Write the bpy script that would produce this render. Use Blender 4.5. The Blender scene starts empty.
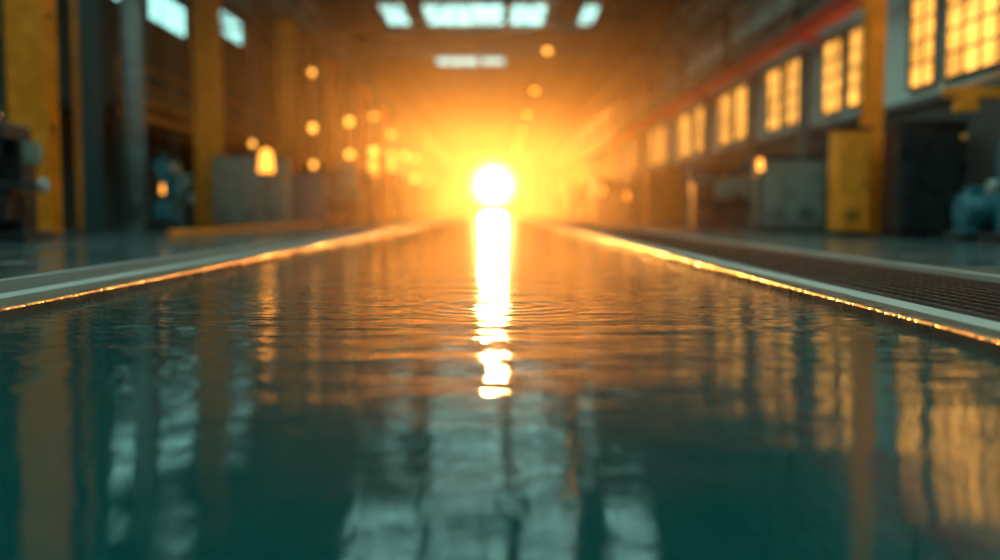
import bpy, bmesh, math, random
from mathutils import Vector, Matrix
random.seed(7)
scene = bpy.context.scene
COL = scene.collection
scene.view_settings.view_transform = 'Standard'

# ------------------------------------------------------------------ materials
def new_mat(name):
    m = bpy.data.materials.new(name); m.use_nodes = True
    return m, m.node_tree, m.node_tree.nodes["Principled BSDF"]

def paint(name, col, rough=0.45, metal=0.0, var=0.25, scale=3.0, rvar=0.15, bump=0.0, detail=6):
    m, nt, b = new_mat(name)
    tc = nt.nodes.new("ShaderNodeTexCoord")
    n = nt.nodes.new("ShaderNodeTexNoise"); n.inputs["Scale"].default_value = scale
    n.inputs["Detail"].default_value = detail
    nt.links.new(tc.outputs["Object"], n.inputs["Vector"])
    r = nt.nodes.new("ShaderNodeValToRGB")
    r.color_ramp.elements[0].position = 0.3; r.color_ramp.elements[1].position = 0.7
    r.color_ramp.elements[0].color = (*[c*(1-var) for c in col], 1)
    r.color_ramp.elements[1].color = (*[min(1, c*(1+var)) for c in col], 1)
    nt.links.new(n.outputs["Fac"], r.inputs["Fac"])
    nt.links.new(r.outputs["Color"], b.inputs["Base Color"])
    mr = nt.nodes.new("ShaderNodeMapRange")
    mr.inputs["From Min"].default_value = 0.3; mr.inputs["From Max"].default_value = 0.7
    mr.inputs["To Min"].default_value = max(0.02, rough-rvar); mr.inputs["To Max"].default_value = min(1, rough+rvar)
    nt.links.new(n.outputs["Fac"], mr.inputs["Value"])
    nt.links.new(mr.outputs["Result"], b.inputs["Roughness"])
    b.inputs["Metallic"].default_value = metal
    if bump:
        bp = nt.nodes.new("ShaderNodeBump"); bp.inputs["Distance"].default_value = bump
        nt.links.new(n.outputs["Fac"], bp.inputs["Height"]); nt.links.new(bp.outputs["Normal"], b.inputs["Normal"])
    return m

def glow(name, col, strength, scale=1.5, lo=0.7):
    m, nt, b = new_mat(name)
    tc = nt.nodes.new("ShaderNodeTexCoord")
    n = nt.nodes.new("ShaderNodeTexNoise"); n.inputs["Scale"].default_value = scale
    nt.links.new(tc.outputs["Object"], n.inputs["Vector"])
    mr = nt.nodes.new("ShaderNodeMapRange")
    mr.inputs["From Min"].default_value = 0.35; mr.inputs["From Max"].default_value = 0.65
    mr.inputs["To Min"].default_value = strength*lo; mr.inputs["To Max"].default_value = strength
    nt.links.new(n.outputs["Fac"], mr.inputs["Value"])
    b.inputs["Base Color"].default_value = (*[c*0.5 for c in col], 1)
    b.inputs["Emission Color"].default_value = (*col, 1)
    nt.links.new(mr.outputs["Result"], b.inputs["Emission Strength"])
    return m

M_YEL = paint("yellow_paint", (0.86, 0.24, 0.008), 0.45)
M_YELD = paint("yellow_paint_worn", (0.65, 0.17, 0.008), 0.5)
M_STEEL = paint("dark_steel", (0.025, 0.035, 0.035), 0.5, 0.2)
M_TRUSS = paint("truss_steel", (0.10, 0.12, 0.11), 0.55, 0.0)
M_RED = paint("red_oxide_paint", (0.75, 0.045, 0.012), 0.6, var=0.12)
M_TEAL = paint("teal_machine_paint", (0.02, 0.14, 0.17), 0.35)
M_TEALD = paint("dark_teal_paint", (0.02, 0.055, 0.06), 0.5)
M_GREY = paint("grey_machine_paint", (0.16, 0.18, 0.15), 0.4)
M_DARK = paint("dark_machine_paint", (0.014, 0.017, 0.018), 0.35)
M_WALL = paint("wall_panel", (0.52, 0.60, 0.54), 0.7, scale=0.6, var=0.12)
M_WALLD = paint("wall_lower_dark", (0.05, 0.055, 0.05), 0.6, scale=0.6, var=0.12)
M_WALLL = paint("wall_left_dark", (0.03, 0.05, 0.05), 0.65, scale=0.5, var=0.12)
M_CEIL = paint("ceiling_sheet", (0.10, 0.12, 0.11), 0.7, scale=0.5, var=0.12)
M_DECK = paint("wet_concrete", (0.045, 0.075, 0.078), 0.18, scale=0.9, rvar=0.10, bump=0.003)
M_RIM = paint("painted_rim_steel", (0.30, 0.33, 0.31), 0.5, 0.2, var=0.06, rvar=0.05)
M_KERB = paint("dark_wet_kerb", (0.06, 0.05, 0.04), 0.3, 0.0)
M_GRATE = paint("grating_steel", (0.018, 0.022, 0.022), 0.45, 0.0)
M_GUT = paint("gutter_concrete", (0.012, 0.016, 0.016), 0.3)
M_BEAD = paint("gold_glint_bead", (0.80, 0.34, 0.08), 0.22, 0.9, 0.5, 30, 0.08)  # golden metal tint painted in for sun sparkle
M_LIP = paint("wet_lip_sun_glint", (0.60, 0.30, 0.09), 0.42, 0.9, 0.6, 15, 0.30, bump=0.022, detail=4)  # gold tint and mottling imitate broken sun glints on the wet edge
M_PIPE = paint("galvanised_pipe", (0.16, 0.20, 0.20), 0.65, 0.0, rvar=0.1)
M_ORANGE = paint("sun_reflection_orange", (0.9, 0.20, 0.01), 0.4)  # orange put in for sunlight reflected off the floor edge
G_SKY = glow("skylight_glass", (0.50, 1.0, 0.88), 2.4, 0.6)
G_FILL = glow("fill_panel_glow", (0.58, 1.0, 0.90), 4.6, 0.6)  # stronger glow for the added out-of-view roof panels
G_WIN = glow("amber_window_glass", (1.0, 0.43, 0.07), 2.6, 0.9, 0.4)
G_CLER = glow("clerestory_glass", (0.45, 1.0, 0.90), 3.0, 0.8)
G_LAMP = glow("lamp_lens", (1.0, 0.42, 0.06), 5.0)
G_AMB = glow("amber_lamp_lens", (1.0, 0.35, 0.04), 4.0)

# ------------------------------------------------------------------ mesh builder
class B:
    def __init__(s, name, loc=(0, 0, 0), rz=0):
        s.name, s.loc, s.rz = name, Vector(loc), rz
        s.bm = bmesh.new(); s.mats = []
    def mi(s, m):
        if m not in s.mats: s.mats.append(m)
        return s.mats.index(m)
    def box(s, x0, x1, y0, y1, z0, z1, m, bev=0.0, bm_=None):
        r = bmesh.ops.create_cube(s.bm, size=1)
        v = r['verts']
        bmesh.ops.scale(s.bm, vec=(x1-x0, y1-y0, z1-z0), verts=v)
        bmesh.ops.translate(s.bm, vec=((x0+x1)/2, (y0+y1)/2, (z0+z1)/2), verts=v)
        fs = list({f for q in v for f in q.link_faces})
        k = s.mi(m)
        for f in fs: f.material_index = k
        if bev:
            es = list({e for q in v for e in q.link_edges})
            bmesh.ops.bevel(s.bm, geom=es, offset=bev, segments=2, affect='EDGES', profile=0.5, material=-1 if bm_ is None else s.mi(bm_))
        return s
    def cyl(s, p, q, r, m, r2=None, seg=16):
        p, q = Vector(p), Vector(q); d = q-p
        mat = Matrix.Translation((p+q)/2) @ d.to_track_quat('Z', 'Y').to_matrix().to_4x4()
        res = bmesh.ops.create_cone(s.bm, cap_ends=True, segments=seg, radius1=r, radius2=r if r2 is None else r2, depth=d.length, matrix=mat)
        k = s.mi(m)
        for f in {f for v in res['verts'] for f in v.link_faces}:
            f.material_index = k; f.smooth = len(f.verts) == 4
        return s
    def bar(s, p, q, w, m):
        p, q = Vector(p), Vector(q); d = q-p
        mat = Matrix.Translation((p+q)/2) @ d.to_track_quat('Z', 'Y').to_matrix().to_4x4() @ Matrix.Diagonal((w, w, d.length, 1))
        res = bmesh.ops.create_cube(s.bm, size=1, matrix=mat)
        k = s.mi(m)
        for f in {f for v in res['verts'] for f in v.link_faces}: f.material_index = k
        return s
    def sph(s, c, r, m, sc=(1, 1, 1), seg=16):
        mat = Matrix.Translation(c) @ Matrix.Diagonal((*sc, 1))
        res = bmesh.ops.create_uvsphere(s.bm, u_segments=seg, v_segments=seg//2, radius=r, matrix=mat)
        k = s.mi(m)
        for f in {f for v in res['verts'] for f in v.link_faces}:
            f.material_index = k; f.smooth = True
        return s
    def done(s):
        me = bpy.data.meshes.new(s.name); s.bm.to_mesh(me); s.bm.free()
        for m in s.mats: me.materials.append(m)
        o = bpy.data.objects.new(s.name, me); COL.objects.link(o)
        o.location = s.loc; o.rotation_euler[2] = s.rz
        return o

DZ = 0.10            # deck level above water
PL, PR = -2.74, 2.09 # pool edges
Y0, Y1 = -10.0, 150.0
XL, XR = -13.0, 9.0
ZC = 10.6

# ------------------------------------------------------------------ room shell
f = B("floor")
f.box(XL, -3.42, Y0, Y1, -0.6, DZ, M_DECK)
f.box(3.62, XR, Y0, Y1, -0.6, DZ, M_DECK)
f.box(-3.42, PL, Y0, Y1, -0.6, -0.03, M_GUT)
f.box(PR, 3.62, Y0, Y1, -0.6, -0.03, M_GUT)
for x in (-11.0, -7.9, -5.6):   # floor joints
    f.box(x-0.012, x+0.012, Y0, Y1, DZ, DZ+0.002, M_GUT)
f.done()

w = B("wall_left")
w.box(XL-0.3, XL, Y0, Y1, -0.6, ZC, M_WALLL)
for i in range(0, 54): w.box(XL, XL+0.06, Y0+i*3, Y0+i*3+0.12, DZ, ZC, M_STEEL)
w.done()
w = B("wall_right")
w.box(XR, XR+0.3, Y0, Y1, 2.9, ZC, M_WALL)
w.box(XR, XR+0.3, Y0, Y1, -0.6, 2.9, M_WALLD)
for i in range(0, 54): w.box(XR-0.05, XR, Y0+i*3, Y0+i*3+0.07, 5.9, ZC, M_TRUSS)
w.box(XR-0.12, XR, Y0, Y1, 2.85, 2.98, M_TRUSS)
w.box(XR-0.12, XR, Y0, Y1, 7.6, 7.75, M_TRUSS)
w.done()
w = B("wall_back"); w.box(XL-0.3, XR+0.3, Y0-0.3, Y0, -0.6, ZC, M_WALLD)
w.box(-4, 3, Y0, Y0+0.06, DZ, 4.5, M_GREY, 0.02); w.done()
w = B("wall_far")
w.box(XL-0.3, -9.2, Y1, Y1+0.3, -0.6, ZC, M_WALLD)
w.box(8.2, XR+0.3, Y1, Y1+0.3, -0.6, ZC, M_WALLD)
w.box(-9.2, 8.2, Y1, Y1+0.3, 9.6, ZC, M_WALLD)
for x in (-7.2, -5.0, 3.6, 6.0): w.box(x-0.12, x+0.12, Y1, Y1+0.25, 0.0, 9.6, M_STEEL)
w.box(-9.2, 8.2, Y1, Y1+0.2, 8.4, 8.55, M_STEEL)
w.done()
c = B("ceiling")
c.box(XL-0.3, XR+0.3, Y0-0.3, Y1+0.3, ZC, ZC+0.25, M_CEIL)
for x in (-11.5, -8.4, -6.6, -4.5, 0.6, 3.6, 6.0, 7.9): c.box(x-0.06, x+0.06, Y0, Y1, ZC-0.16, ZC, M_TRUSS)
c.done()

# ------------------------------------------------------------------ water
me = bpy.data.meshes.new("pool_water")
bm = bmesh.new(); bmesh.ops.create_cube(bm, size=1)
bmesh.ops.scale(bm, vec=(PR-PL, Y1-Y0, 0.6), verts=bm.verts)
bmesh.ops.translate(bm, vec=((PR+PL)/2, (Y0+Y1)/2, -0.3), verts=bm.verts)
bm.to_mesh(me); bm.free()
water = bpy.data.objects.new("pool_water", me); COL.objects.link(water)
m, nt, b = new_mat("teal_water"); me.materials.append(m)
N, L = nt.nodes, nt.links
b.inputs["Base Color"].default_value = (0.002, 0.042, 0.042, 1)
b.inputs["Roughness"].default_value = 0.03
b.inputs["IOR"].default_value = 1.5
tc = N.new("ShaderNodeTexCoord")
def math_n(op, a, bb=None, c=None):
    n = N.new("ShaderNodeMath"); n.operation = op
    for i, v in enumerate((a, bb, c)):
        if v is None: continue
        if isinstance(v, (int, float)): n.inputs[i].default_value = v
        else: L.new(v, n.inputs[i])
    return n.outputs[0]
def noise(sx, sy, detail=2, dist=0.0):
    mp = N.new("ShaderNodeMapping"); mp.inputs["Scale"].default_value = (sx, sy, 1)
    L.new(tc.outputs["Object"], mp.inputs["Vector"])
    n = N.new("ShaderNodeTexNoise"); n.inputs["Scale"].default_value = 1
    n.inputs["Detail"].default_value = detail; n.inputs["Distortion"].default_value = dist
    L.new(mp.outputs["Vector"], n.inputs["Vector"]); return n.outputs["Fac"]
def ring(cx, cy, wl, reach, amp):
    d = N.new("ShaderNodeVectorMath"); d.operation = 'DISTANCE'
    L.new(tc.outputs["Object"], d.inputs[0]); d.inputs[1].default_value = (cx, cy, 0)
    r = d.outputs["Value"]
    s = math_n('SINE', math_n('MULTIPLY', r, 2*math.pi/wl))
    e = math_n('EXPONENT', math_n('MULTIPLY', math_n('POWER', math_n('DIVIDE', r, reach), 2.0), -1.0))
    return math_n('MULTIPLY', math_n('MULTIPLY', s, e), amp)
sep = N.new("ShaderNodeSeparateXYZ"); L.new(tc.outputs["Object"], sep.inputs[0])
def mrange(v, a, bb, c_, d_):
    n = N.new("ShaderNodeMapRange"); n.interpolation_type = 'SMOOTHSTEP'; L.new(v, n.inputs["Value"])
    for k, q in zip(("From Min", "From Max", "To Min", "To Max"), (a, bb, c_, d_)): n.inputs[k].default_value = q
    return n.outputs["Result"]
amp = math_n('MULTIPLY', mrange(sep.outputs["Y"], 1.8, 3.6, 0.50, 1.25), mrange(sep.outputs["Y"], 6.0, 14.0, 1.0, 0.5))
h = math_n('MULTIPLY', noise(0.8, 2.4, 1, 0.3), 2.0)
h = math_n('ADD', h, math_n('MULTIPLY', noise(3.0, 11.0, 2, 0.4), 0.85))
h = math_n('MULTIPLY', h, amp)
h = math_n('ADD', h, ring(0.05, 6.2, 0.17, 0.75, 0.42))
h = math_n('ADD', h, ring(-0.05, 1.95, 0.12, 0.22, 0.10))
h = math_n('ADD', h, ring(-0.9, 9.5, 0.3, 1.0, 0.2))
bp = N.new("ShaderNodeBump"); bp.inputs["Strength"].default_value = 1.0
bp.inputs["Distance"].default_value = 0.006
L.new(h, bp.inputs["Height"]); L.new(bp.outputs["Normal"], b.inputs["Normal"])

# ------------------------------------------------------------------ pool edge: rims, grating, golden beads imitating sun glints
r = B("pool_rim_left")
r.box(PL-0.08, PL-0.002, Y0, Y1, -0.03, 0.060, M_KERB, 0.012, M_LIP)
r.box(-3.16, -2.98, Y0, Y1, -0.03, 0.075, M_RIM)
r.box(-3.42, -3.36, Y0, Y1, -0.03, DZ+0.03, M_RIM)
r.done()
r = B("pool_rim_right")
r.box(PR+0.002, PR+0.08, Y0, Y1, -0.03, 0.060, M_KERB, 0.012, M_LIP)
r.box(2.25, 2.42, Y0, Y1, -0.03, 0.065, M_RIM)
r.box(3.60, 3.68, Y0, Y1, -0.03, DZ+0.03, M_RIM)
r.done()
g = B("floor_grating")
y = 2.0
while y < 45:
    g.box(2.43, 3.59, y, y+0.018, 0.03, 0.075, M_GRATE); y += 0.13
for x in [2.43+0.115*i for i in range(11)]:
    g.box(x, x+0.014, 2.0, 149, 0.03, 0.085, M_GRATE)
g.done()

import numpy as np
def glint_beads(name, xc, width, seed):  # beads placed to mimic golden sparkle along the pool edge
    rng = np.random.default_rng(seed)
    t = bmesh.new(); bmesh.ops.create_icosphere(t, subdivisions=2, radius=1)
    V = np.array([v.co[:] for v in t.verts]); F = np.array([[v.index for v in f.verts] for f in t.faces]); t.free()
    vs, fs = [], []; off = 0
    y = 2.5
    while y < 110:
        step = 0.016 if y < 15 else (0.04 if y < 40 else 0.12)
        y += step*rng.uniform(0.3, 1.9)
        s = rng.uniform(0.010, 0.020)*(1 if y < 15 else 1.1)
        sc = s*np.array([rng.uniform(.8, 1.2), rng.uniform(.8, 1.3), rng.uniform(.6, .9)])
        a = rng.uniform(0, 6.28); R = np.array([[math.cos(a), -math.sin(a), 0], [math.sin(a), math.cos(a), 0], [0, 0, 1]])
        P = (V*sc) @ R.T + np.array([xc+rng.uniform(-width, width)/2, y, -0.03+s*.7+rng.uniform(0, .03)])
        vs.append(P); fs.append(F+off); off += len(V)
    vs = np.concatenate(vs); fs = np.concatenate(fs)
    me = bpy.data.meshes.new(name); me.from_pydata(vs.tolist(), [], fs.tolist())
    me.polygons.foreach_set("use_smooth", [True]*len(me.polygons))
    me.materials.append(M_BEAD)
    o = bpy.data.objects.new(name, me); COL.objects.link(o)
glint_beads("glint_bead_edging", PL-0.16, 0.08, 1)
glint_beads("glint_bead_edging.001", PR+0.12, 0.015, 2)

# ------------------------------------------------------------------ windows
def window(n, side_x, ya, yb, z0, z1, mat, inward, frame=M_STEEL):
    s = inward
    w = B("window_%d" % n)
    def bx(a, bb, y0, y1, z0_, z1_, m):
        x0, x1 = sorted((side_x+s*a, side_x+s*bb)); w.box(x0, x1, y0, y1, z0_, z1_, m)
    bx(0.0, 0.03, ya, yb, z0, z1, mat)
    t = 0.07
    bx(0.0, 0.10, ya-t, ya, z0-t, z1+t, frame); bx(0.0, 0.10, yb, yb+t, z0-t, z1+t, frame)
    bx(0.0, 0.10, ya, yb, z0-t, z0, frame); bx(0.0, 0.10, ya, yb, z1, z1+t, frame)
    nv = max(2, round((yb-ya)/0.75)); nh = 4
    for i in range(1, nv):
        yy = ya+(yb-ya)*i/nv; bx(0.02, 0.07, yy-0.03, yy+0.03, z0, z1, frame)
    for i in range(1, nh):
        zz = z0+(z1-z0)*i/nh; bx(0.02, 0.07, ya, yb, zz-0.022, zz+0.022, frame)
    w.done()
wn = 1
spans = [(4.0, 7.2), (7.6, 10.8), (16.2, 19.6), (20.1, 21.3), (23.6, 25.0), (25.5, 26.9), (29, 30.3), (30.9, 32.4), (35, 36.7), (37.4, 39.4), (42, 44.0), (45.2, 48)]
y = 52
while y < 140: spans += [(y, y+2.2), (y+3.1, y+5.2)]; y += 8.5
for a, bb in spans:
    window(wn, XR, a, bb, 3.25, 5.1, G_WIN, -1); wn += 1
for a, bb, z0, z1 in [(18, 22, 7.8, 8.9), (32, 35.4, 7.8, 8.9), (36.8, 41.0, 7.8, 8.9), (46, 50, 9.0, 10.0)]:
    window(wn, XL, a, bb, z0, z1, G_CLER, 1); wn += 1

# skylights, plus unseen fill panels added near the camera
A_ = [(-5.7, -4.6), (-3.6, 0.3), (0.75, 2.4), (4.3, 5.0)]
FILL_ = [(-11.2, -8.6), (-6.3, -4.8), (-4.2, 0.3), (0.8, 3.4), (4.4, 7.6)]  # unseen roof panels, added to brighten deck, columns and walls
for (a, bb, strips) in [(-8, -2, FILL_), (0, 6, FILL_), (9, 15, FILL_), (17.5, 23, FILL_), (30.0, 35.0, [(-5.0, -2.6), (-2.3, 0.3), (0.8, 2.6), (3.9, 5.2)]), (31.2, 33.2, [(-11.8, -10.4)]), (40.6, 45.2, [(-2.9, 0.3), (0.8, 2.9)]), (47.6, 52.6, A_), (64, 68, [(-4.0, -1.2), (-.9, .5)])]:
    s = B("skylight_and_fill")
    for (x0, x1) in strips:
        s.box(x0, x1, a, bb, ZC-0.06, ZC-0.02, G_FILL if strips is FILL_ else G_SKY)
        for (p, q, u, v) in [(x0-.08, x0, a, bb), (x1, x1+.08, a, bb), (x0-.08, x1+.08, a-.08, a), (x0-.08, x1+.08, bb, bb+.08)]:
            s.box(p, q, u, v, ZC-0.14, ZC, M_TRUSS)
        k = max(2, round((x1-x0)/0.8))
        for i in range(1, k): xx = x0+(x1-x0)*i/k; s.box(xx-.03, xx+.03, a, bb, ZC-0.10, ZC-0.05, M_TRUSS)
        for i in (1, 2): yy = a+(bb-a)*i/3; s.box(x0, x1, yy-.04, yy+.04, ZC-0.11, ZC-0.05, M_TRUSS)
    s.done()

# ------------------------------------------------------------------ roof trusses
y = 4.0
while y < 148:
    t = B("roof_truss")
    zb, zt = 8.9, 10.25
    t.box(XL+.05, XR-.05, y-.08, y+.08, zb, zb+.14, M_TRUSS)
    t.box(XL+.05, XR-.05, y-.08, y+.08, zt, zt+.14, M_TRUSS)
    n = 14; dx = (XR-XL-.2)/n
    for i in range(n):
        xa = XL+.1+i*dx
        a, bb = (zb+.07, zt+.07) if i % 2 == 0 else (zt+.07, zb+.07)
        t.bar((xa, y, a), (xa+dx, y, bb), 0.08, M_TRUSS)
        t.bar((xa, y, zb+.07), (xa, y, zt+.07), 0.06, M_TRUSS)
    t.done(); y += 6.9

# longitudinal lattice girders and crane rails
def lattice(name, x, z0, z1, mat, wd=0.14, step=1.6):
    t = B(name)
    t.box(x-wd, x+wd, Y0+.1, Y1-.1, z0, z0+.14, mat); t.box(x-wd, x+wd, Y0+.1, Y1-.1, z1-.14, z1, mat)
    y = Y0+.1; k = 0
    while y+step < Y1:
        a, bb = (z0+.07, z1-.07) if k % 2 == 0 else (z1-.07, z0+.07)
        t.bar((x, y, a), (x, y+step, bb), 0.09, mat); y += step; k += 1
    t.done()
lattice("lattice_girder", -7.6, 7.9, 8.88, M_TRUSS)
lattice("lattice_girder", 7.9, 7.9, 8.88, M_TRUSS)
t = B("crane_rail_beam")
t.box(8.25, 8.55, Y0+.1, Y1-.1, 5.33, 5.40, M_RED); t.box(8.34, 8.46, Y0+.1, Y1-.1, 5.40, 5.66, M_RED)
t.box(8.25, 8.55, Y0+.1, Y1-.1, 5.66, 5.73, M_RED); t.box(8.37, 8.43, Y0+.1, Y1-.1, 5.73, 5.80, M_STEEL)
yy = Y0+2
while yy < Y1: t.box(8.3, XR, yy-.06, yy+.06, 5.22, 5.33, M_RED); yy += 7
t.done()
t = B("wall_pipe_run")
t.cyl((8.8, Y0+.1, 6.6), (8.8, Y1-.1, 6.6), 0.13, M_PIPE); t.cyl((8.8, Y0+.1, 8.3), (8.8, Y1-.1, 8.3), 0.2, M_PIPE)
t.cyl((8.85, Y0+.1, 6.2), (8.85, Y1-.1, 6.2), 0.06, M_PIPE)
yy = Y0+3
while yy < Y1: t.box(8.7, XR, yy-.04, yy+.04, 6.0, 8.55, M_STEEL); yy += 9
t.done()
# mezzanine in the left aisle
t = B("mezzanine_platform")
t.box(XL+.07, -10.5, 27.5, 120, 3.5, 3.8, M_STEEL); t.box(-10.56, -10.5, 27.5, 120, 3.3, 3.95, M_YELD)
yy = 27.6
while yy < 120:
    t.box(-10.75, -10.6, yy, yy+.15, DZ, 3.5, M_STEEL); t.cyl((-10.6, yy, 3.8), (-10.6, yy, 4.9), .03, M_YELD, seg=8); yy += 4.6
for z in (4.3, 4.9): t.cyl((-10.6, 27.6, z), (-10.6, 119.9, z), .03, M_YELD, seg=8)
t.done()

# ------------------------------------------------------------------ columns
def hcol(name, x, y, w, d, z1, mat, lamp=None):
    c = B(name, (x, y, DZ))
    h = z1-DZ; tt = 0.05
    c.box(-w/2, w/2, -d/2, -d/2+tt, 0, h, mat); c.box(-w/2, w/2, d/2-tt, d/2, 0, h, mat)
    c.box(-tt/2-.02, tt/2+.02, -d/2+tt, d/2-tt, 0, h, mat)
    c.box(-w/2-.08, w/2+.08, -d/2-.08, d/2+.08, 0, 0.05, M_STEEL, 0.01)
    for z in (2.2, 4.4, 6.6):
        if z < h: c.box(-w/2+.01, w/2-.01, -d/2+tt, d/2-tt, z, z+.03, mat)
    for sx in (-1, 1):
        for sy in (-1, 1): c.cyl((sx*(w/2+.04), sy*(d/2+.04), .05), (sx*(w/2+.04), sy*(d/2+.04), .11), .03, M_STEEL, seg=6)
    return c.done()
y = 7.6
while y < 145:
    hcol("yellow_column", -9.15, y, 0.78, 0.5, 8.85, M_YEL); y += 11.8
hcol("steel_column", -8.85, 16.6, 0.30, 0.3, 8.85, M_STEEL)
hcol("steel_column", -9.0, 21.8, 0.34, 0.34, 8.85, M_TEALD)
hcol("steel_column", -10.9, 26, 0.4, 0.4, 8.85, M_YELD)
for y in (37, 49, 61, 73, 85, 97, 109): hcol("steel_column", -9.1, y, 0.3, 0.3, 8.85, M_STEEL)
hcol("yellow_column", 7.5, 19.6, 0.34, 0.34, 8.85, M_YEL)
for y in (12.8, 27.9, 33.8, 40.8, 50, 60, 70, 80, 90, 100, 115, 130): hcol("steel_column", 8.72, y, 0.26, 0.26, 5.1, M_TRUSS)
t = B("vertical_duct", (-9.75, 26.4, DZ))
t.cyl((0, 0, 0), (0, 0, 8.6), 0.28, M_PIPE, seg=24)
for z in (0.05, 2, 4, 6, 8): t.cyl((0, 0, z), (0, 0, z+.08), 0.32, M_PIPE, seg=24)
t.done()

# ------------------------------------------------------------------ lamps
for y in (28.5, 43, 57, 71, 85, 100, 116):
    l = B("pendant_lamp", (2.2, y, 7.6))
    l.cyl((0, 0, .42), (0, 0, 1.35), .012, M_STEEL, seg=6)
    l.cyl((0, 0, .02), (0, 0, .30), .24, M_STEEL, r2=.07); l.cyl((0, 0, .3), (0, 0, .42), .07, M_STEEL)
    l.sph((0, 0, .0), .16, G_LAMP, (1, 1, .8)); l.done()
def walllamp(x, y, z, r=.13, into=-1):
    l = B("bulkhead_lamp", (x, y, z))
    l.box(-.10, .10, 0.02, .12, -.16, .16, M_STEEL, .02); l.sph((0, 0, 0), r, G_LAMP, (1, .7, 1.1))
    l.cyl((0, .12, 0), (0, .34, 0), .03, M_STEEL)
    l.done()
for (Y, z, r_) in [(49, 4.7, .17), (61, 6.1, .21), (61, 4.1, .2), (73, 5.0, .28), (85, 3.6, .24), (97, 6.0, .26), (37, 3.1, .09), (109, 4.2, .26), (85, 7.2, .2), (49, 7.4, .13), (73, 7.6, .17), (97, 3.4, .24), (85, 5.4, .22), (109, 6.4, .22), (49, 2.9, .14), (73, 3.4, .2)]:
    walllamp(-9.1, Y-.5, z, r_)
def beacon(x, y, z, s=1.0, nm="beacon_post_lamp"):
    l = B(nm, (x, y, DZ)); h = z-DZ
    l.cyl((0, 0, 0), (0, 0, .04), .2, M_STEEL); l.cyl((0, 0, .04), (0, 0, h-.12), .035, M_STEEL)
    l.cyl((0, 0, h-.16), (0, 0, h-.1), .11*s, M_STEEL); l.cyl((0, 0, h-.1), (0, 0, h+.16*s), .09*s, G_AMB, r2=.07*s)
    l.sph((0, 0, h+.16*s), .07*s, G_AMB); l.cyl((0, 0, h+.23*s), (0, 0, h+.26*s), .06*s, M_STEEL); l.done()
beacon(-6.6, 28.0, 1.8, 2.5); beacon(-5.5, 43.5, 2.5, 1.8); beacon(-5.9, 55, 3.0, 1.8); beacon(-7.7, 22.5, 1.1, .5)
beacon(6.2, 23.0, 1.65, .8); beacon(5.6, 42, 1.2, .9); beacon(5.3, 49, 1.6, .9); beacon(5.4, 60, 2.4, .9)

# ------------------------------------------------------------------ machines
def cabinet(name, x, y, w, d, h, mat, trim=M_DARK, lamp=False):
    c = B(name, (x, y, DZ))
    c.box(-w/2+.04, w/2-.04, -d/2+.04, d/2-.04, 0, .1, M_DARK)
    c.box(-w/2, w/2, -d/2, d/2, .1, h, mat, .03)
    n = max(1, round(w/.7))
    for i in range(n):
        a = -w/2+w*i/n+.05; bb = -w/2+w*(i+1)/n-.05
        c.box(a, bb, -d/2-.025, -d/2, .2, h-.12, mat, .01)
        c.box(bb-.09, bb-.06, -d/2-.06, -d/2-.025, h*.45, h*.55, trim)
        for j in range(5): c.box(a+.1, bb-.14, -d/2-.035, -d/2-.02, .3+j*.05, .32+j*.05, trim)
    c.box(-w/2-.03, w/2+.03, -d/2-.03, d/2+.03, h, h+.05, trim)
    return c.done()
def milling(name, x, y, mat, rz=0, s=1.0):
    c = B(name, (x, y, DZ), rz)
    c.box(-.55*s, .55*s, -.5*s, .6*s, 0, .18*s, M_DARK, .02)
    c.box(-.3*s, .3*s, .0, .55*s, .18*s, 1.75*s, mat, .04)
    c.box(-.25*s, .25*s, -.5*s, .0, .35*s, .75*s, mat, .03)
    c.box(-.75*s, .75*s, -.5*s, -.08*s, .9*s, 1.0*s, M_STEEL, .01); c.box(-.3*s, .3*s, -.45*s, 0, .75*s, .9*s, mat, .01)
    c.box(-.26*s, .26*s, -.55*s, .5*s, 1.72*s, 2.0*s, mat, .04)
    c.cyl((0, -.38*s, 1.25*s), (0, -.38*s, 1.8*s), .12*s, mat, r2=.15*s); c.cyl((0, -.38*s, 1.02*s), (0, -.38*s, 1.25*s), .04*s, M_RIM)
    c.cyl((0, -.38*s, 2.0*s), (0, -.38*s, 2.25*s), .14*s, M_STEEL)
    c.cyl((.75*s, -.29*s, .95*s), (.85*s, -.29*s, .95*s), .12*s, M_RIM); c.cyl((-.85*s, -.29*s, .95*s), (-.75*s, -.29*s, .95*s), .12*s, M_RIM)
    c.bar((.3*s, .2*s, 1.5*s), (.65*s, -.3*s, 1.6*s), .05*s, M_STEEL); c.box(.52*s, .8*s, -.42*s, -.32*s, 1.3*s, 1.65*s, M_GREY, .02)
    return c.done()
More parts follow.
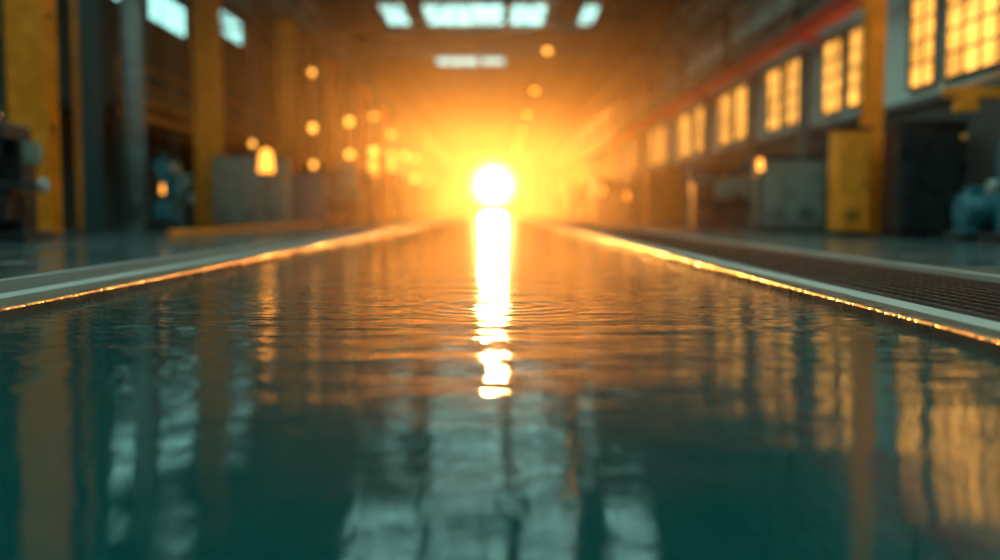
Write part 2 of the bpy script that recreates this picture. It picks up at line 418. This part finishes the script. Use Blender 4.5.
def lathe(name, x, y, mat, rz=0, s=1.0):
    c = B(name, (x, y, DZ), rz)
    c.box(-1.3*s, -.6*s, -.3*s, .3*s, 0, .6*s, mat, .03); c.box(.7*s, 1.25*s, -.3*s, .3*s, 0, .6*s, mat, .03)
    c.box(-1.3*s, 1.3*s, -.28*s, .28*s, .6*s, .82*s, mat, .02); c.box(-.6*s, .7*s, -.35*s, .35*s, .3*s, .36*s, M_STEEL)
    c.box(-1.3*s, -.65*s, -.3*s, .3*s, .82*s, 1.4*s, mat, .05); c.cyl((-.65*s, 0, 1.1*s), (-.48*s, 0, 1.1*s), .17*s, M_RIM, seg=24)
    c.box(.8*s, 1.15*s, -.15*s, .15*s, .82*s, 1.2*s, mat, .04); c.cyl((.6*s, 0, 1.1*s), (.8*s, 0, 1.1*s), .05*s, M_RIM, r2=.06*s); c.cyl((1.15*s, 0, 1.1*s), (1.25*s, 0, 1.1*s), .12*s, M_RIM)
    c.box(-.15*s, .2*s, -.4*s, .3*s, .82*s, .95*s, mat, .02); c.box(-.05*s, .1*s, -.15*s, .1*s, .95*s, 1.1*s, M_STEEL)
    c.box(-1.3*s, 1.2*s, .3*s, .34*s, .8*s, 1.5*s, M_GREY, .01)
    return c.done()
def pump(name, x, y, mat):
    c = B(name, (x, y, DZ))
    c.box(-.6, .6, -.35, .35, 0, .14, M_STEEL, .02)
    c.cyl((-.5, 0, .5), (.25, 0, .5), .27, mat, seg=24)
    for i in range(7): c.cyl((-.45+i*.09, 0, .5), (-.42+i*.09, 0, .5), .31, mat, seg=24)
    c.cyl((.25, 0, .5), (.42, 0, .5), .1, M_STEEL); c.cyl((.4, 0, .5), (.62, 0, .5), .3, mat, seg=24)
    c.cyl((.5, 0, .5), (.5, 0, 1.5), .1, mat); c.cyl((.5, 0, 1.45), (.5, 0, 1.52), .17, mat); c.cyl((.5, -.1, 1.2), (.5, -.35, 1.2), .03, M_RED); c.cyl((.5, -.35, 1.2), (.5, -.38, 1.2), .15, M_RED)
    c.box(-.4, -.1, -.12, .12, .75, .9, mat, .02); c.box(-.5, -.3, -.2, .2, .14, .3, mat); c.box(.0, .2, -.2, .2, .14, .3, mat)
    return c.done()
def tank(name, x, y, r, h, mat):
    c = B(name, (x, y, DZ))
    for a in range(4):
        q = a*math.pi/2+.78; c.cyl((r*.75*math.cos(q), r*.75*math.sin(q), 0), (r*.75*math.cos(q), r*.75*math.sin(q), .5), .05, M_STEEL)
    c.cyl((0, 0, .4), (0, 0, h-.2), r, mat, seg=32); c.sph((0, 0, h-.2), r, mat, (1, 1, .3), 32); c.sph((0, 0, .4), r, mat, (1, 1, .25), 32)
    for z in (.6, h*.5, h-.4): c.cyl((0, 0, z), (0, 0, z+.06), r+.02, M_STEEL, seg=32)
    c.cyl((0, 0, h), (0, 0, h+.4), .06, M_PIPE); c.cyl((r, 0, .8), (r+.25, 0, .8), .05, M_PIPE)
    return c.done()

# left
milling("milling_machine", -8.0, 15.9, M_DARK, 0, .95)
lathe("metal_lathe", -11.3, 19.0, M_TEAL, 0)
milling("milling_machine", -8.3, 24.6, M_TEAL, 0, .85)
cabinet("equipment_cabinet", -7.55, 30.2, 2.2, .9, 2.15, M_GREY)
cabinet("electrical_cabinet", -7.2, 37.0, 1.4, .7, 1.9, M_TEAL)
lathe("metal_lathe", -7.0, 41.5, M_DARK)
tank("storage_tank", -7.4, 46.5, .8, 2.6, M_GREY)
milling("milling_machine", -6.9, 52.5, M_DARK, 0, 1.2)
cabinet("electrical_cabinet", -7.3, 58.5, 1.9, .8, 2.6, M_YELD)
tank("storage_tank", -6.9, 66, .9, 3.0, M_DARK)
cabinet("equipment_cabinet", -7.0, 76, 2.2, .9, 2.6, M_DARK)
milling("milling_machine", -6.8, 88, M_DARK, 0, 1.4)
cabinet("equipment_cabinet", -7.0, 101, 2.6, .9, 3.0, M_DARK)
pump("water_pump", -11.3, 23.5, M_TEAL)
# orange strip added to imitate the sun's reflection at the floor edge
t = B("sun_reflection_strip")
t.box(-6.1, -5.95, 18, 33, DZ, DZ+.14, M_ORANGE, .03)
t.box(-6.15, -5.9, 18, 33, DZ, DZ+.03, M_STEEL); t.done()
# right
cabinet("control_cabinet", 6.85, 19.0, .62, .6, 2.05, M_YEL)
cabinet("press_machine", 8.0, 18.3, 1.25, .8, 2.1, M_DARK)
cabinet("equipment_cabinet", 7.3, 24.5, 1.55, .9, 1.75, M_GREY)
pump("water_pump", 8.2, 16.2, M_TEAL)
milling("milling_machine", 8.0, 14.6, M_TEAL, 0, .9)
lathe("metal_lathe", 7.2, 29.5, M_DARK); tank("storage_tank", 7.6, 35.5, .75, 2.2, M_DARK)
cabinet("electrical_cabinet", 7.4, 43.5, 1.6, .8, 2.3, M_YELD); milling("milling_machine", 7.2, 52, M_DARK, 0, 1.2)
cabinet("equipment_cabinet", 7.2, 62, 2.2, .8, 2.4, M_DARK); tank("storage_tank", 7.2, 74, .9, 2.8, M_GREY)
cabinet("equipment_cabinet", 7.2, 90, 2.2, .8, 2.7, M_DARK)
# yellow jib hoist on right
t = B("wall_jib_hoist", (XR, 16.9, 0))
t.box(-.12, 0, -.15, .15, 2.2, 3.1, M_STEEL); t.box(-1.3, -.1, -.07, .07, 2.55, 2.72, M_YEL, .01); t.bar((-.1, 0, 3.05), (-1.0, 0, 2.7), .05, M_YEL)
t.box(-1.1, -.75, -.14, .14, 2.3, 2.55, M_YEL, .03); t.cyl((-.92, 0, 1.9), (-.92, 0, 2.3), .012, M_STEEL); t.cyl((-.92, 0, 1.82), (-.92, 0, 1.92), .05, M_YEL); t.done()

# ------------------------------------------------------------------ haze box standing in for lens veil and haze, cut to even the glow
me = bpy.data.meshes.new("hall_haze"); bm = bmesh.new(); bmesh.ops.create_cube(bm, size=1)
hx0, hx1, hy0, hy1, hz0, hz1 = XL+.1, 8.2, 18.0, 98.0, 0.14, 8.85
bmesh.ops.scale(bm, vec=(hx1-hx0, hy1-hy0, hz1-hz0), verts=bm.verts)
bmesh.ops.translate(bm, vec=((hx0+hx1)/2, (hy0+hy1)/2, (hz0+hz1)/2), verts=bm.verts)
bm.to_mesh(me); bm.free()
hz = bpy.data.objects.new("hall_haze", me); COL.objects.link(hz)
m = bpy.data.materials.new("warm_veil_haze"); m.use_nodes = True; nt = m.node_tree
for n in list(nt.nodes):
    if n.type != 'OUTPUT_MATERIAL': nt.nodes.remove(n)
out = [n for n in nt.nodes if n.type == 'OUTPUT_MATERIAL'][0]
vs = nt.nodes.new("ShaderNodeVolumeScatter"); vs.inputs["Color"].default_value = (1, .8, .5, 1)
vs.inputs["Density"].default_value = 0.0020; vs.inputs["Anisotropy"].default_value = 0.84
nt.links.new(vs.outputs[0], out.inputs["Volume"]); me.materials.append(m)

# ------------------------------------------------------------------ sun and sky
AZ, EL = math.radians(-0.2), math.radians(1.5)
sd = Vector((math.sin(AZ)*math.cos(EL), math.cos(AZ)*math.cos(EL), math.sin(EL)))
ld = bpy.data.lights.new("low_sun", 'SUN'); ld.energy = 4.2; ld.angle = math.radians(1.2); ld.color = (1, .37, .07)
lo = bpy.data.objects.new("low_sun", ld); COL.objects.link(lo)
lo.rotation_euler = sd.to_track_quat('Z', 'Y').to_euler(); lo.location = (0, 140, 9)

W = bpy.data.worlds.new("evening_sky"); scene.world = W; W.use_nodes = True; nt = W.node_tree; N, L = nt.nodes, nt.links
bg = N["Background"]; tc = N.new("ShaderNodeTexCoord")
dt = N.new("ShaderNodeVectorMath"); dt.operation = 'DOT_PRODUCT'; L.new(tc.outputs["Generated"], dt.inputs[0]); dt.inputs[1].default_value = sd
d = math_n('MAXIMUM', dt.outputs["Value"], 0.0)
def term(val, col):
    n = N.new("ShaderNodeVectorMath"); n.operation = 'SCALE'; n.inputs[0].default_value = col; L.new(val, n.inputs["Scale"]); return n.outputs[0]
def vadd(a, b_):
    n = N.new("ShaderNodeVectorMath"); n.operation = 'ADD'; L.new(a, n.inputs[0]); L.new(b_, n.inputs[1]); return n.outputs[0]
disc = math_n('MULTIPLY', math_n('POWER', d, 14000.0), 40.0)
h1 = math_n('MULTIPLY', math_n('POWER', d, 2600.0), 1.8)
h2 = math_n('MULTIPLY', math_n('POWER', d, 120.0), 0.03)
base = math_n('ADD', math_n('MULTIPLY', d, 0.0), 0.02)
v = vadd(vadd(term(disc, (1, .72, .26)), term(h1, (1, .48, .06))), vadd(term(h2, (1, .36, .03)), term(base, (.5, .7, .6))))
L.new(v, bg.inputs["Color"]); bg.inputs["Strength"].default_value = 1.0

# ------------------------------------------------------------------ camera
cd = bpy.data.cameras.new("camera"); cam = bpy.data.objects.new("camera", cd); COL.objects.link(cam)
cd.lens = 35; cd.sensor_width = 36; cd.clip_start = .05; cd.clip_end = 1000
cam.location = (0, 0, 0.6)
pitch = math.atan((280-211)/972)
cam.rotation_euler = (math.pi/2-pitch, 0, math.radians(-0.18))
cd.dof.use_dof = True; cd.dof.focus_distance = 5.6; cd.dof.aperture_fstop = 0.41; cd.dof.aperture_blades = 0
scene.camera = cam
